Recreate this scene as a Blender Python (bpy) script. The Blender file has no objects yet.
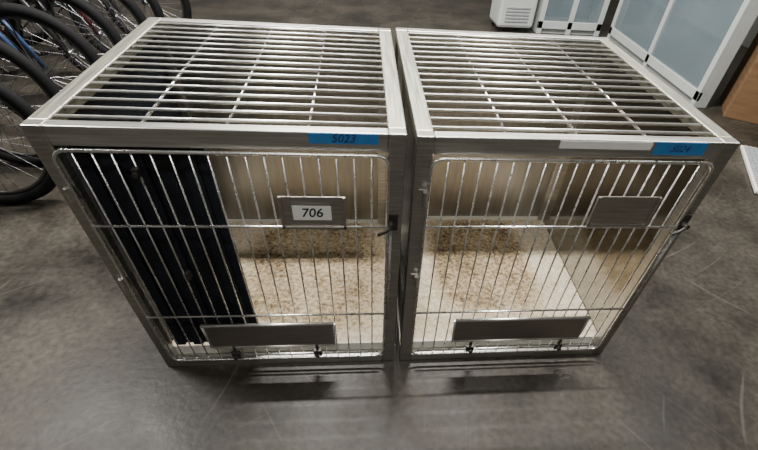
import bpy, math, random
from mathutils import Vector, Matrix, Euler
random.seed(4)
C=bpy.context.scene.collection

# ---------------------------------------------------------------- materials
def newmat(name):
    m=bpy.data.materials.new(name); m.use_nodes=True
    nt=m.node_tree; b=nt.nodes['Principled BSDF']
    return m,nt,b
def N(nt,t,**k):
    n=nt.nodes.new(t)
    for a,v in k.items(): setattr(n,a,v)
    return n
def simple(name,col,rough=.5,metal=0.,noise=.06,scale=30,bump=0.,stretch=None,spec=None):
    m,nt,b=newmat(name)
    tc=N(nt,'ShaderNodeTexCoord'); mp=N(nt,'ShaderNodeMapping')
    nt.links.new(tc.outputs['Object'],mp.inputs['Vector'])
    if stretch: mp.inputs['Scale'].default_value=stretch
    nz=N(nt,'ShaderNodeTexNoise'); nz.inputs['Scale'].default_value=scale; nz.inputs['Detail'].default_value=5
    nt.links.new(mp.outputs[0],nz.inputs['Vector'])
    r=N(nt,'ShaderNodeValToRGB')
    r.color_ramp.elements[0].position=.3; r.color_ramp.elements[1].position=.7
    r.color_ramp.elements[0].color=[max(0,c*(1-noise*2)) for c in col]+[1]
    r.color_ramp.elements[1].color=[min(1,c*(1+noise*2)) for c in col]+[1]
    nt.links.new(nz.outputs['Fac'],r.inputs[0]); nt.links.new(r.outputs[0],b.inputs['Base Color'])
    mr=N(nt,'ShaderNodeMapRange'); mr.inputs['To Min'].default_value=max(0.02,rough*.8); mr.inputs['To Max'].default_value=min(1,rough*1.25)
    nt.links.new(nz.outputs['Fac'],mr.inputs[0]); nt.links.new(mr.outputs[0],b.inputs['Roughness'])
    b.inputs['Metallic'].default_value=metal
    if spec is not None: b.inputs['Specular IOR Level'].default_value=spec
    if bump:
        bp=N(nt,'ShaderNodeBump'); bp.inputs['Strength'].default_value=bump; bp.inputs['Distance'].default_value=.002
        nt.links.new(nz.outputs['Fac'],bp.inputs['Height']); nt.links.new(bp.outputs[0],b.inputs['Normal'])
    return m
M_frame=simple('brushed_steel_frame',(.54,.535,.51),.36,1,.10,6,.05,(2,2,30))
M_frameH=simple('brushed_steel_rail',(.62,.615,.58),.38,1,.10,6,.05,(1,30,30))
M_side=simple('brushed_steel_side',(.54,.535,.46),.40,1,.10,6,.05,(30,1,30))
M_sheet=simple('steel_sheet_back',(.38,.37,.35),.34,1,.06,4,.02,(14,14,1.2))
M_sheetS=simple('steel_sheet_side',(.38,.37,.345),.10,1,.05,4,.015,(3,3,1.2))
M_plate=simple('steel_plate',(.56,.54,.51),.36,1,.08,6,.04,(2,30,30))
M_plateR=simple('steel_plate_bottom',(.42,.39,.37),.36,1,.08,6,.04,(2,30,30))
M_rod=simple('bright_steel_rod',(.88,.88,.87),.27,1,.03,40)
M_rodT=simple('bright_steel_top_rod',(.94,.94,.92),.34,1,.03,40)
M_black=simple('black_rubber_panel',(.006,.008,.013),.5,0,.2,20,.2,spec=.35)
M_clip=simple('dark_clip_metal',(.09,.085,.08),.4,.8)
M_tape=simple('blue_masking_tape',(.03,.18,.46),.75,0,.06,60,.2)
M_label=simple('white_label_paper',(.8,.8,.78),.7,0,.02)
M_ink=simple('black_ink',(.02,.02,.03),.6)
M_blueink=simple('navy_ink',(.01,.03,.12),.6)
M_tire=simple('black_tire_rubber',(.006,.006,.007),.75,0,.2,80,.3,spec=.2)
M_alu=simple('bike_aluminium',(.30,.30,.32),.35,1)
M_darkp=simple('black_plastic',(.02,.02,.022),.45)
M_white=simple('white_painted_metal',(.52,.55,.545),.4,0,.03,8)
M_offw=simple('offwhite_plastic',(.72,.70,.64),.5,0,.03,8)
M_grey=simple('grey_plastic',(.3,.32,.34),.5)
M_inner=simple('cabinet_interior',(.12,.145,.16),.6,0,.1,4)
M_card=simple('cardboard',(.20,.118,.060),.9,0,.08,5,.1,(1,1,8),spec=.2)
M_cardt=simple('cardboard_tape',(.25,.17,.10),.4)
M_wall=simple('painted_wall',(.22,.22,.21),.8,0,.03,3)
M_ceil=simple('ceiling_paint',(.07,.07,.07),.9,0,.03,3)
M_lampb=simple('lamp_housing',(.6,.6,.6),.5)

def glassmat():
    m,nt,b=newmat('cabinet_glass')
    b.inputs['Base Color'].default_value=(.24,.31,.35,1); b.inputs['Roughness'].default_value=.12
    nz=N(nt,'ShaderNodeTexNoise'); nz.inputs['Scale'].default_value=3
    mr=N(nt,'ShaderNodeMapRange'); mr.inputs['To Min'].default_value=.2; mr.inputs['To Max'].default_value=.6
    nt.links.new(nz.outputs['Fac'],mr.inputs[0]); nt.links.new(mr.outputs[0],b.inputs['Alpha'])
    return m
M_glass=glassmat()
def emat():
    m,nt,b=newmat('lamp_tube'); b.inputs['Emission Color'].default_value=(1,.96,.88,1); b.inputs['Emission Strength'].default_value=6
    return m
M_tube=emat()

def floor_mat():
    m,nt,b=newmat('sealed_concrete')
    L=nt.links.new
    tc=N(nt,'ShaderNodeTexCoord')
    n1=N(nt,'ShaderNodeTexNoise'); n1.inputs['Scale'].default_value=1.9; n1.inputs['Detail'].default_value=9; n1.inputs['Roughness'].default_value=.68
    L(tc.outputs['Object'],n1.inputs['Vector'])
    r1=N(nt,'ShaderNodeValToRGB'); e=r1.color_ramp.elements
    e[0].position=.36; e[0].color=(.013,.0115,.009,1); e[1].position=.64; e[1].color=(.066,.057,.045,1)
    L(n1.outputs['Fac'],r1.inputs[0])
    n2=N(nt,'ShaderNodeTexNoise'); n2.inputs['Scale'].default_value=42; n2.inputs['Detail'].default_value=6
    L(tc.outputs['Object'],n2.inputs['Vector'])
    r2=N(nt,'ShaderNodeValToRGB'); e=r2.color_ramp.elements
    e[0].position=.3; e[0].color=(.5,.5,.5,1); e[1].position=.7; e[1].color=(1.2,1.2,1.2,1)
    L(n2.outputs['Fac'],r2.inputs[0])
    mx=N(nt,'ShaderNodeMix',data_type='RGBA',blend_type='MULTIPLY'); mx.inputs[0].default_value=1
    L(r1.outputs[0],mx.inputs[6]); L(r2.outputs[0],mx.inputs[7])
    last=mx.outputs[2]
    for ang,sx,sy,seed in ((.9,.9,34,1.),(-.6,.8,42,5.),(2.0,1.2,30,9.)):
        mp0=N(nt,'ShaderNodeMapping'); mp0.inputs['Rotation'].default_value=(0,0,ang)
        L(tc.outputs['Object'],mp0.inputs['Vector'])
        wb=N(nt,'ShaderNodeTexNoise'); wb.inputs['Scale'].default_value=.7; L(mp0.outputs[0],wb.inputs['Vector'])
        ad=N(nt,'ShaderNodeVectorMath',operation='MULTIPLY_ADD'); L(wb.outputs['Color'],ad.inputs[0]); ad.inputs[1].default_value=(.5,.5,0); L(mp0.outputs[0],ad.inputs[2])
        mp=N(nt,'ShaderNodeMapping'); mp.inputs['Scale'].default_value=(sx,sy,1); mp.inputs['Location'].default_value=(seed,seed,0)
        L(ad.outputs[0],mp.inputs['Vector'])
        n3=N(nt,'ShaderNodeTexNoise'); n3.inputs['Scale'].default_value=1.3; n3.inputs['Detail'].default_value=1
        L(mp.outputs[0],n3.inputs['Vector'])
        r3=N(nt,'ShaderNodeValToRGB'); e=r3.color_ramp.elements
        e[0].position=.70; e[0].color=(0,0,0,1); e[1].position=.78; e[1].color=(.4,.4,.4,1)
        L(n3.outputs['Fac'],r3.inputs[0])
        m2=N(nt,'ShaderNodeMix',data_type='RGBA'); L(r3.outputs[0],m2.inputs[0]); L(last,m2.inputs[6]); m2.inputs[7].default_value=(.12,.11,.095,1)
        last=m2.outputs[2]
    L(last,b.inputs['Base Color'])
    mr=N(nt,'ShaderNodeMapRange'); mr.inputs['From Min'].default_value=.3; mr.inputs['From Max'].default_value=.7
    mr.inputs['To Min'].default_value=.30; mr.inputs['To Max'].default_value=.56
    L(n1.outputs['Fac'],mr.inputs[0]); L(mr.outputs[0],b.inputs['Roughness'])
    b.inputs['Specular IOR Level'].default_value=.40
    bp=N(nt,'ShaderNodeBump'); bp.inputs['Strength'].default_value=.25; bp.inputs['Distance'].default_value=.003
    L(n2.outputs['Fac'],bp.inputs['Height']); L(bp.outputs[0],b.inputs['Normal'])
    return m
M_floor=floor_mat()

def pan_mat(cx,cy,rx,ry,name,hi=.07):
    m,nt,b=newmat(name); L=nt.links.new
    tc=N(nt,'ShaderNodeTexCoord')
    mp=N(nt,'ShaderNodeMapping'); mp.inputs['Location'].default_value=(-cx/rx,-cy/ry,0); mp.inputs['Scale'].default_value=(1/rx,1/ry,0)
    L(tc.outputs['Object'],mp.inputs['Vector'])
    sp=N(nt,'ShaderNodeSeparateXYZ'); L(mp.outputs[0],sp.inputs[0])
    def P4(o):
        a=N(nt,'ShaderNodeMath',operation='ABSOLUTE'); L(o,a.inputs[0])
        p=N(nt,'ShaderNodeMath',operation='POWER'); L(a.outputs[0],p.inputs[0]); p.inputs[1].default_value=4; return p.outputs[0]
    sm=N(nt,'ShaderNodeMath',operation='ADD'); L(P4(sp.outputs[0]),sm.inputs[0]); L(P4(sp.outputs[1]),sm.inputs[1])
    rt=N(nt,'ShaderNodeMath',operation='POWER'); L(sm.outputs[0],rt.inputs[0]); rt.inputs[1].default_value=.25
    big=N(nt,'ShaderNodeTexNoise'); big.inputs['Scale'].default_value=6; big.inputs['Detail'].default_value=4; L(tc.outputs['Object'],big.inputs['Vector'])
    fine=N(nt,'ShaderNodeTexNoise'); fine.inputs['Scale'].default_value=60; fine.inputs['Detail'].default_value=8; fine.inputs['Roughness'].default_value=.8; L(tc.outputs['Object'],fine.inputs['Vector'])
    s=N(nt,'ShaderNodeMapRange'); s.inputs['From Min'].default_value=1.12; s.inputs['From Max'].default_value=.85; s.inputs['To Min'].default_value=-.07; s.inputs['To Max'].default_value=hi
    L(rt.outputs[0],s.inputs[0])
    a1=N(nt,'ShaderNodeMath',operation='ADD'); L(fine.outputs['Fac'],a1.inputs[0]); L(s.outputs[0],a1.inputs[1])
    bm=N(nt,'ShaderNodeMath',operation='MULTIPLY_ADD'); L(big.outputs['Fac'],bm.inputs[0]); bm.inputs[1].default_value=.26; bm.inputs[2].default_value=-.13
    a2=N(nt,'ShaderNodeMath',operation='ADD'); L(a1.outputs[0],a2.inputs[0]); L(bm.outputs[0],a2.inputs[1])
    r=N(nt,'ShaderNodeValToRGB'); e=r.color_ramp.elements
    e[0].position=.36; e[0].color=(.73,.66,.54,1); e[1].position=.72; e[1].color=(.05,.032,.015,1)
    q=e.new(.46); q.color=(.60,.50,.35,1); q=e.new(.56); q.color=(.44,.34,.20,1); q=e.new(.63); q.color=(.22,.15,.075,1)
    L(a2.outputs[0],r.inputs[0]); L(r.outputs[0],b.inputs['Base Color'])
    b.inputs['Roughness'].default_value=.7
    bp=N(nt,'ShaderNodeBump'); bp.inputs['Strength'].default_value=.5; bp.inputs['Distance'].default_value=.005
    L(fine.outputs['Fac'],bp.inputs['Height']); L(bp.outputs[0],b.inputs['Normal'])
    return m

# ---------------------------------------------------------------- mesh builder
class MB:
    def __init__(s): s.v=[]; s.f=[]
    def box(s,x0,x1,y0,y1,z0,z1):
        b=len(s.v)
        s.v+=[Vector(p) for p in ((x0,y0,z0),(x1,y0,z0),(x1,y1,z0),(x0,y1,z0),(x0,y0,z1),(x1,y0,z1),(x1,y1,z1),(x0,y1,z1))]
        s.f+=[[b+i for i in q] for q in ((0,3,2,1),(4,5,6,7),(0,1,5,4),(1,2,6,5),(2,3,7,6),(3,0,4,7))]; return s
    def tube(s,pts,r,seg=8,cyc=False):
        pts=[Vector(p) for p in pts]; n=len(pts); b=len(s.v)
        ref=None
        for i,p in enumerate(pts):
            if cyc: t=(pts[(i+1)%n]-pts[i-1])
            else: t=(pts[min(i+1,n-1)]-pts[max(i-1,0)])
            t.normalize()
            if ref is None:
                ref=Vector((0,0,1)) if abs(t.z)<.9 else Vector((1,0,0))
            a=(ref-t*ref.dot(t)).normalized(); ref=a; c=t.cross(a)
            rr=r[i] if isinstance(r,(list,tuple)) else r
            for k in range(seg):
                g=2*math.pi*k/seg; s.v.append(p+(a*math.cos(g)+c*math.sin(g))*rr)
        for i in range(n if cyc else n-1):
            j=(i+1)%n
            for k in range(seg):
                l=(k+1)%seg; s.f.append([b+i*seg+k,b+i*seg+l,b+j*seg+l,b+j*seg+k])
        if not cyc:
            s.f.append([b+k for k in range(seg)][::-1]); s.f.append([b+(n-1)*seg+k for k in range(seg)])
        return s
    def ring(s,c,R,r,axis='Y',n=48,seg=8):
        c=Vector(c); pts=[]
        for i in range(n):
            g=2*math.pi*i/n
            d=Vector((math.cos(g),0,math.sin(g))) if axis=='Y' else Vector((math.cos(g),math.sin(g),0))
            pts.append(c+d*R)
        return s.tube(pts,r,seg,True)
    def obj(s,name,mat,parent=None,smooth=False,bevel=0,xf=None):
        me=bpy.data.meshes.new(name); me.from_pydata([tuple(v) for v in s.v],[],s.f); me.update()
        if smooth:
            for p in me.polygons: p.use_smooth=len(p.vertices)<=4
        o=bpy.data.objects.new(name,me); C.objects.link(o); me.materials.append(mat)
        if parent: o.parent=parent
        if bevel:
            md=o.modifiers.new('bevel','BEVEL'); md.width=bevel; md.segments=2; md.limit_method='ANGLE'
        return o
def empty(name,loc=(0,0,0),rz=0):
    o=bpy.data.objects.new(name,None); C.objects.link(o); o.location=loc; o.rotation_euler=(0,0,rz); o.empty_display_size=.1; return o
def text(body,loc,size,mat,parent,name,rot=(math.pi/2,0,0),shear=.0,bold=.0):
    cu=bpy.data.curves.new(name,'FONT'); cu.body=body; cu.size=size; cu.extrude=.0002; cu.align_x='CENTER'; cu.align_y='CENTER'; cu.shear=shear; cu.offset=bold
    o=bpy.data.objects.new(name,cu); C.objects.link(o); o.location=loc; o.rotation_euler=rot; cu.materials.append(mat); o.parent=parent; return o

# ---------------------------------------------------------------- cage
def cage(loc,rz,W,D,H,left):
    E=empty('animal_cage',loc,rz)
    P=.042; T=.045; t=.004
    m=MB()
    for x0,x1 in ((0,P),(W-P,W)):
        m.box(x0,x1,0,.03,0,H)
        m.box(x0,x1,D-.03,D,0,H)
    m.obj('corner_posts',M_frame,E,bevel=.003)
    m=MB()
    m.box(P,W-P,0,.03,H-T,H).box(P,W-P,0,.03,0,.035)
    m.box(P,W-P,D-.035,D,H-.03,H).box(P,W-P,D-.03,D,0,.03)
    m.obj('front_back_rails',M_frameH,E,bevel=.003)
    m=MB()
    m.box(.0,P,.03,D-.03,H-.03,H).box(W-P,W,.03,D-.03,H-.03,H)
    m.box(.0,.02,.03,D-.03,0,.03).box(W-.02,W,.03,D-.03,0,.03)
    m.obj('side_rails',M_side,E,bevel=.003)
    m=MB()
    m.box(.006,.006+t,.03,D-.03,.03,H-.03)
    m.box(W-.006-t,W-.006,.03,D-.03,.03,H-.03)
    m.obj('side_sheets',M_sheetS,E)
    MB().box(P,W-P,D-.012,D-.012+t,.03,H-.03).obj('back_sheet',M_sheet,E)
    if left:
        m=MB(); m.box(.012,.018,.032,D-.04,.07,H-.032)  # black sheet added inside the left wall to make that interior dark
        m.obj('added_dark_sheet',M_black,E)
    m=MB(); m.box(.012,W-.012,.032,D-.014,.045,.052)
    m.obj('floor_pan',pan_mat(W*.62,D*.58,W*.36,D*.44,'soiled_liner_tan',.075) if left else pan_mat(W*.50,D*.60,W*.28,D*.38,'soiled_liner_cream',.095),E)
    m=MB(); m.box(.03,W-.03,.03,.036,.035,.075).box(.03,W-.03,D-.022,D-.014,.052,.068)
    m.obj('pan_lip',M_offw,E)
    m=MB(); n=16
    y0=.055; y1=D-.05
    for i in range(n):
        y=y0+(y1-y0)*i/(n-1)
        m.tube([(P-.012,y,H-.004),(W-P+.012,y,H-.004)],.0041,8)
    m.obj('top_rods',M_rodT,E,smooth=True)
    m=MB()
    for k in (1,2,3):
        x=P+(W-2*P)*k/4
        m.tube([(x,.02,H-.0115),(x,D-.02,H-.0115)],.0034,8)
    m.obj('top_cross_bars',M_rod,E,smooth=True)
    # door
    yd=-.010; dx0=P-.004; dx1=W-P+.002; dz0=.05; dz1=H-T-.004; rc=.03
    pts=[]
    for cx,cz,a0 in ((dx1-rc,dz1-rc,0),(dx0+rc,dz1-rc,90),(dx0+rc,dz0+rc,180),(dx1-rc,dz0+rc,270)):
        for k in range(6):
            g=math.radians(a0+90*k/5); pts.append((cx+rc*math.cos(g),yd,cz+rc*math.sin(g)))
    m=MB(); m.tube(pts,.0042,10,True)
    hz=[.632,.285]
    for z in hz: m.tube([(dx0,yd-.004,z),(dx1,yd-.004,z)],.0036,8)
    m.tube([(dx0+.02,yd-.002,dz0+.028),(dx1-.02,yd-.002,dz0+.028)],.0036,8)
    nv=18
    for i in range(1,nv):
        x=dx0+(dx1-dx0)*i/nv; m.tube([(x,yd+.003,dz0),(x,yd+.003,dz1)],.0025,8)
    m.obj('door_wires',M_rod,E,smooth=True)
    if left:
        cx0,cx1,cz0,cz1=.501,.664,.633,.728
    else:
        cx0,cx1,cz0,cz1=.480,.655,.642,.735
    m=MB(); m.box(cx0,cx1,yd-.013,yd-.009,cz0,cz1); m.box(cx0,cx1,yd-.017,yd-.013,cz0,cz0+.008).box(cx0,cx0+.008,yd-.017,yd-.013,cz0,cz1).box(cx1-.008,cx1,yd-.017,yd-.013,cz0,cz1)
    m.obj('card_holder',M_plate,E,bevel=.001)
    if left:
        MB().box(.533,.628,yd-.0185,yd-.0172,.664,.706).obj('number_label',M_label,E)
        text('706',(.580,yd-.0188,.685),.036,M_ink,E,'number_text',bold=.0004,shear=.15)
    px0,px1,pz0,pz1=(.195,.600,.135,.248) if left else (.178,.640,.138,.252)
    m=MB(); m.box(px0,px1,yd-.012,yd-.008,pz0,pz1)
    m.obj('bottom_plate',M_plateR,E,bevel=.001)
    m=MB()
    m.tube([(px0-.005,yd-.012,pz1),(px1+.005,yd-.012,pz1)],.006,8); m.tube([(px0,yd-.012,pz0),(px1,yd-.012,pz0)],.004,8)
    m.tube([(px0,yd-.012,pz0),(px0-.005,yd-.012,pz1)],.004,8).tube([(px1,yd-.012,pz0),(px1+.005,yd-.012,pz1)],.004,8)
    m.obj('plate_edge',M_rodT,E,smooth=True)
    m=MB()
    for x in (px0+.07,px1-.06):
        m.box(x-.014,x+.014,yd-.02,yd-.006,.082,.110); m.tube([(x,yd-.02,.095),(x,yd-.032,.095)],.008,10)
        m.box(x-.005,x+.005,yd-.016,yd-.008,.11,.14)
    m.obj('plate_clips',M_clip,E,bevel=.002)
    m=MB()
    for z in (.43,.72):
        m.tube([(P-.012,yd-.004,z-.02),(P-.012,yd-.004,z+.02)],.007,10); m.box(.014,P,-.004,0,z-.018,z+.018)
    m.obj('hinges',M_plate,E)
    m=MB()
    lz=.645
    m.box(W-P+.004,W-.012,-.012,0,lz-.026,lz+.026)
    m.tube([(W-.028,-.012,lz),(W-.028,-.035,lz)],.008,10)
    m.tube([(W-.028,-.032,lz),(W-.045,-.036,lz-.012),(W-.065,-.034,lz-.024)],.005,8)
    m.obj('door_latch',M_clip,E,bevel=.001)
    MB().tube([(W-.03,-.012,lz-.026),(W-.03,-.014,.25)],.004,8).obj('latch_rod',M_rod,E,smooth=True)
    if left:
        m=MB(); m.box(.046,.340,.040,.046,.085,H-T-.002)
        x=.05
        while x<.33:
            m.box(x,x+.032,.030,.040,.085,H-T-.002); x+=.0585
        m.obj('black_ribbed_panel',M_black,E,bevel=.002)
        MB().box(.588,.744,-.0012,-.0002,H-.026,H-.002).obj('blue_tape',M_tape,E)
        text('5023',(.665,-.0016,H-.0135),.027,M_blueink,E,'tape_text',bold=.0001,shear=.25)
        m=MB(); m.box(.198,.212,yd-.02,yd-.004,.778,.798); m.tube([(.205,yd-.02,.787),(.205,yd-.028,.787)],.006,10)
        m.box(.213,.227,yd-.02,yd-.004,.46,.48)
        m.obj('wire_clip',M_clip,E)
    else:
        MB().box(.340,.572,-.0012,-.0002,H-.022,H-.003).obj('white_strip_label',M_label,E)
        MB().box(.580,.715,-.0012,-.0002,H-.034,H-.002).obj('blue_tape',M_tape,E)
        text('5024',(.648,-.0016,H-.018),.024,M_blueink,E,'tape_text',bold=0,shear=.25)
    return E
cage((-.809,0,0),0,.809,.80,.88,True)
cage((.023,0,0),.006,.799,.831,.876,False)

# ---------------------------------------------------------------- bicycles
def bicycle(x,y,rz,col):
    """origin = front wheel contact, bike extends to -X"""
    E=empty('bicycle',(x,y,0),rz)
    R=.335
    mp=simple('bike_paint',col,.3,0,.05)
    WB=1.04
    fw=Vector((0,0,R)); rw=Vector((-WB,0,R))
    for nm,c in (('front',fw),('rear',rw)):
        MB().ring(c,R-.028,.028,n=56,seg=10).obj(nm+'_tire',M_tire,E,smooth=True)
        m=MB(); m.ring(c,R-.060,.010,n=56,seg=8); m.obj(nm+'_rim',M_clip,E,smooth=True)
        m=MB()
        m.tube([c+Vector((0,-.05,0)),c+Vector((0,.05,0))],.014,12); m.obj(nm+'_hub',M_alu,E,smooth=True)
        m=MB()
        for k in range(28):
            g=2*math.pi*k/28; s=1 if k%2 else -1; g2=g+s*.6*(1 if k%4<2 else -1)
            m.tube([c+Vector((.016*math.cos(g2),s*.03,.016*math.sin(g2))),c+Vector(((R-.060)*math.cos(g),0,(R-.060)*math.sin(g)))],.0014,5)
        m.obj(nm+'_spokes',M_alu,E)
    head_t=Vector((-.20,0,.86)); head_b=Vector((-.155,0,.72)); bb=Vector((-WB+.43,0,.29)); seat=Vector((-WB+.24,0,.80))
    m=MB()
    m.tube([head_b,head_t],.02,12)
    m.tube([head_t-Vector((0,0,.03)),seat-Vector((0,0,.02))],.016,12)
    m.tube([head_b+Vector((0,0,.01)),bb],.020,12)
    m.tube([bb,seat],.016,12)
    for s in (-1,1):
        m.tube([bb+Vector((-.02,s*.03,0)),rw+Vector((0,s*.06,0))],.009,8)
        m.tube([seat+Vector((0,s*.015,-.03)),rw+Vector((0,s*.06,0))],.008,8)
    m.tube([bb+Vector((0,-.035,0)),bb+Vector((0,.035,0))],.022,12)
    m.obj('bike_frame',mp,E,smooth=True)
    m=MB()
    m.tube([head_b,head_b+Vector((.01,0,-.04))],.018,10)
    m.tube([head_b+Vector((.01,-.05,-.04)),head_b+Vector((.01,.05,-.04))],.016,10)
    for s in (-1,1):
        m.tube([head_b+Vector((.01,s*.05,-.04)),Vector((-.06,s*.05,.5)),fw+Vector((0,s*.048,0))],.013,10)
    m.obj('fork',mp,E,smooth=True)
    m=MB()
    m.tube([head_t,head_t+Vector((-.03,0,.09)),head_t+Vector((.05,0,.12))],.013,10)
    hb=head_t+Vector((.05,0,.12))
    m.tube([hb+Vector((-.06,-.30,.03)),hb+Vector((0,-.1,.01)),hb,hb+Vector((0,.1,.01)),hb+Vector((-.06,.30,.03))],.011,10)
    m.tube([seat,seat+Vector((-.045,0,.13))],.012,10)
    m.obj('handlebar_seatpost',M_alu,E,smooth=True)
    m=MB()
    for s in (-1,1): m.tube([hb+Vector((-.06,s*.30,.03)),hb+Vector((-.035,s*.18,.02))],.016,10)
    st=seat+Vector((-.045,0,.14))
    m.tube([st+Vector((-.11,0,.02)),st+Vector((-.08,0,.02)),st+Vector((0,0,.015)),st+Vector((.08,0,.01)),st+Vector((.15,0,.005))],[.045,.07,.045,.022,.012],12)
    m.obj('saddle_grips',M_darkp,E,smooth=True)
    m=MB()
    m.ring(bb+Vector((0,-.045,0)),.085,.005,n=32,seg=6)
    for k in range(5):
        g=k*2*math.pi/5; m.tube([bb+Vector((0,-.045,0)),bb+Vector((.085*math.cos(g),-.045,.085*math.sin(g)))],.006,6)
    for s in (-1,1):
        e=bb+Vector((s*.12,s*.065,-s*.12)); m.tube([bb+Vector((0,s*.055,0)),e],.009,8); m.box(e.x-.045,e.x+.045,min(e.y,e.y+s*.09),max(e.y,e.y+s*.09),e.z-.012,e.z+.012)
    m.ring(rw+Vector((0,-.045,0)),.04,.006,n=24,seg=6)
    m.tube([bb+Vector((0,-.045,.085)),rw+Vector((0,-.045,.04))],.004,6); m.tube([bb+Vector((0,-.045,-.085)),rw+Vector((0,-.045,-.04))],.004,6)
    m.obj('drivetrain',M_clip,E)
    m=MB(); m.tube([head_t+Vector((.05,.02,.08)),head_t+Vector((.10,.03,-.02)),Vector((-.06,.03,.62)),Vector((-.05,.055,.38))],.0035,6)
    m.tube([hb+Vector((0,-.1,.01)),hb+Vector((.09,-.05,-.05)),head_b+Vector((0,-.03,0)),bb+Vector((0,-.03,.05))],.0035,6)
    m.obj('cables',M_darkp,E)
    return E
bicycle(-1.82,1.00,.10,(.02,.04,.10))
bicycle(-1.90,1.36,-.03,(.02,.02,.025))
bicycle(-1.86,1.74,.05,(.03,.06,.14))
bicycle(-1.88,2.12,-.02,(.02,.02,.02))
bicycle(-1.86,2.50,.03,(.07,.015,.015))
bicycle(-1.90,2.90,-.03,(.03,.03,.03))
bicycle(-1.84,3.32,.06,(.02,.05,.04))

# ---------------------------------------------------------------- background furniture
def glass_cabinet(loc,rz,W,D,H,np_):
    E=empty('glass_display_cabinet',loc,rz)
    m=MB(); f=.055
    m.box(0,W,.03,D,0,.09)
    m.box(0,W,0,D,H-.06,H)
    for k in range(np_+1):
        x=(W-f)*k/np_; m.box(x,x+f,0,.035,.0,H-.06)
    m.box(0,W,0,.03,.05,.12)
    m.box(0,.02,.035,D,.09,H-.06).box(W-.02,W,.035,D,.09,H-.06)
    m.obj('cabinet_frame',M_white,E,bevel=.003)
    m=MB(); m.box(.02,W-.02,D-.015,D,.09,H-.06)
    for z in (.45,.85,1.25): m.box(.02,W-.02,.05,D-.015,z,z+.015)
    m.obj('back_and_shelves',M_inner,E)
    m=MB(); m.box(f,W-f,.012,.018,.12,H-.06); m.obj('glass_panels',M_glass,E)
    m=MB()
    for k in range(np_):
        x=(W-f)*(k+1)/np_-.03; m.box(x,x+.02,-.02,0,.8,1.0)
    m.obj('door_pulls',M_grey,E,bevel=.003)
    return E
glass_cabinet((1.78,4.28,0),0,.72,.35,2.0,2)
glass_cabinet((2.57,4.22,0),-math.pi/2,1.80,.12,2.0,2)
E=empty('white_appliance',(1.52,4.45,0),.05)
m=MB(); m.box(-.2,.2,-.18,.18,.04,.85); m.obj('body',M_white,E,bevel=.03)
m=MB(); m.box(-.14,.14,-.186,-.178,.35,.7)
m.obj('front_panel',M_inner,E,bevel=.003)
m=MB()
for z in (.10,.13,.16,.19,.22): m.box(-.13,.13,-.187,-.178,z,z+.012)
m.obj('vent_slots',M_grey,E)
m=MB()
for sx in (-.15,.15):
    for sy in (-.13,.13): m.tube([(sx-.012,sy,.02),(sx+.012,sy,.02)],.02,12)
m.obj('casters',M_darkp,E)
E=empty('cardboard_box',(3.17,2.30,0),math.radians(-30))
m=MB(); m.box(-.35,.35,-.25,.25,0,.50); m.obj('carton',M_card,E,bevel=.004)
m=MB(); m.box(-.35,.35,-.03,.03,.500,.501).box(-.03,.03,-.252,-.250,.3,.50); m.obj('packing_tape',M_cardt,E)
m=MB(); m.box(-.35,-.002,-.25,.0,.5005,.503).box(.002,.35,-.25,.0,.5005,.503)
m.obj('flap',M_card,E)
E=empty('computer_keyboard',(2.48,1.42,0),math.radians(64))
m=MB(); m.box(-.33,.33,-.08,.08,0,.022); m.obj('keyboard_case',M_offw,E,bevel=.006)
m=MB()
for r in range(5):
    for c in range(19):
        x=-.31+c*.033; y=-.068+r*.028; m.box(x,x+.026,y,y+.022,.022,.031)
m.obj('keys',M_grey,E,bevel=.002)

# ---------------------------------------------------------------- room
MB().box(-5,4.2,-4,7,-.1,0).obj('floor',M_floor)
MB().box(-5.1,4.3,7,7.1,0,3.8).obj('wall_back',M_wall)
MB().box(-5.1,4.3,-4.1,-4,0,3.8).obj('wall_front',M_wall)
MB().box(-5.1,-5,-4,7,0,3.8).obj('wall_left',M_wall)
MB().box(4.2,4.3,-4,7,0,3.8).obj('wall_right',M_wall)
MB().box(-5.1,4.3,-4.1,7.1,3.8,3.9).obj('ceiling',M_ceil)

def lamp(x,y,power,rz=0,sx=1.3,sy=.16):
    E=empty('ceiling_light_fixture',(x,y,3.8),rz)
    m=MB(); m.box(-sx/2-.05,sx/2+.05,-sy/2-.04,sy/2+.04,-.09,0); m.obj('housing',M_lampb,E,bevel=.005)
    m=MB()
    for dy in (-.05,.05): m.tube([(-sx/2,dy,-.11),(sx/2,dy,-.11)],.014,10)
    m.obj('tubes',M_tube,E,smooth=True)
    l=bpy.data.lights.new('tube_light','AREA'); l.shape='RECTANGLE'; l.size=sx; l.size_y=sy; l.energy=power; l.color=(1,.965,.90)
    o=bpy.data.objects.new('tube_light',l); C.objects.link(o); o.parent=E; o.location=(0,0,-.14)
lamp(.10,1.65,310,0)
lamp(-.8,4.2,150,0)
lamp(-3.0,1.2,170,math.pi/2)
lamp(2.7,1.0,60,math.pi/2)
lamp(2.0,3.2,75,0)
lamp(-.2,-1.8,60,0)

w=bpy.data.worlds.new('World'); bpy.context.scene.world=w; w.use_nodes=True
w.node_tree.nodes['Background'].inputs[0].default_value=(.9,.92,1,1); w.node_tree.nodes['Background'].inputs[1].default_value=.3

cd=bpy.data.cameras.new('camera'); cam=bpy.data.objects.new('camera',cd); C.objects.link(cam)
cam.location=(-.094,-.923,1.324); cam.rotation_euler=(.752,-.061,-.075)
cd.sensor_width=36; cd.lens=425.833/758*36; cd.shift_x=-29.493/758; cd.shift_y=75.357/758; cd.clip_start=.02
bpy.context.scene.camera=cam
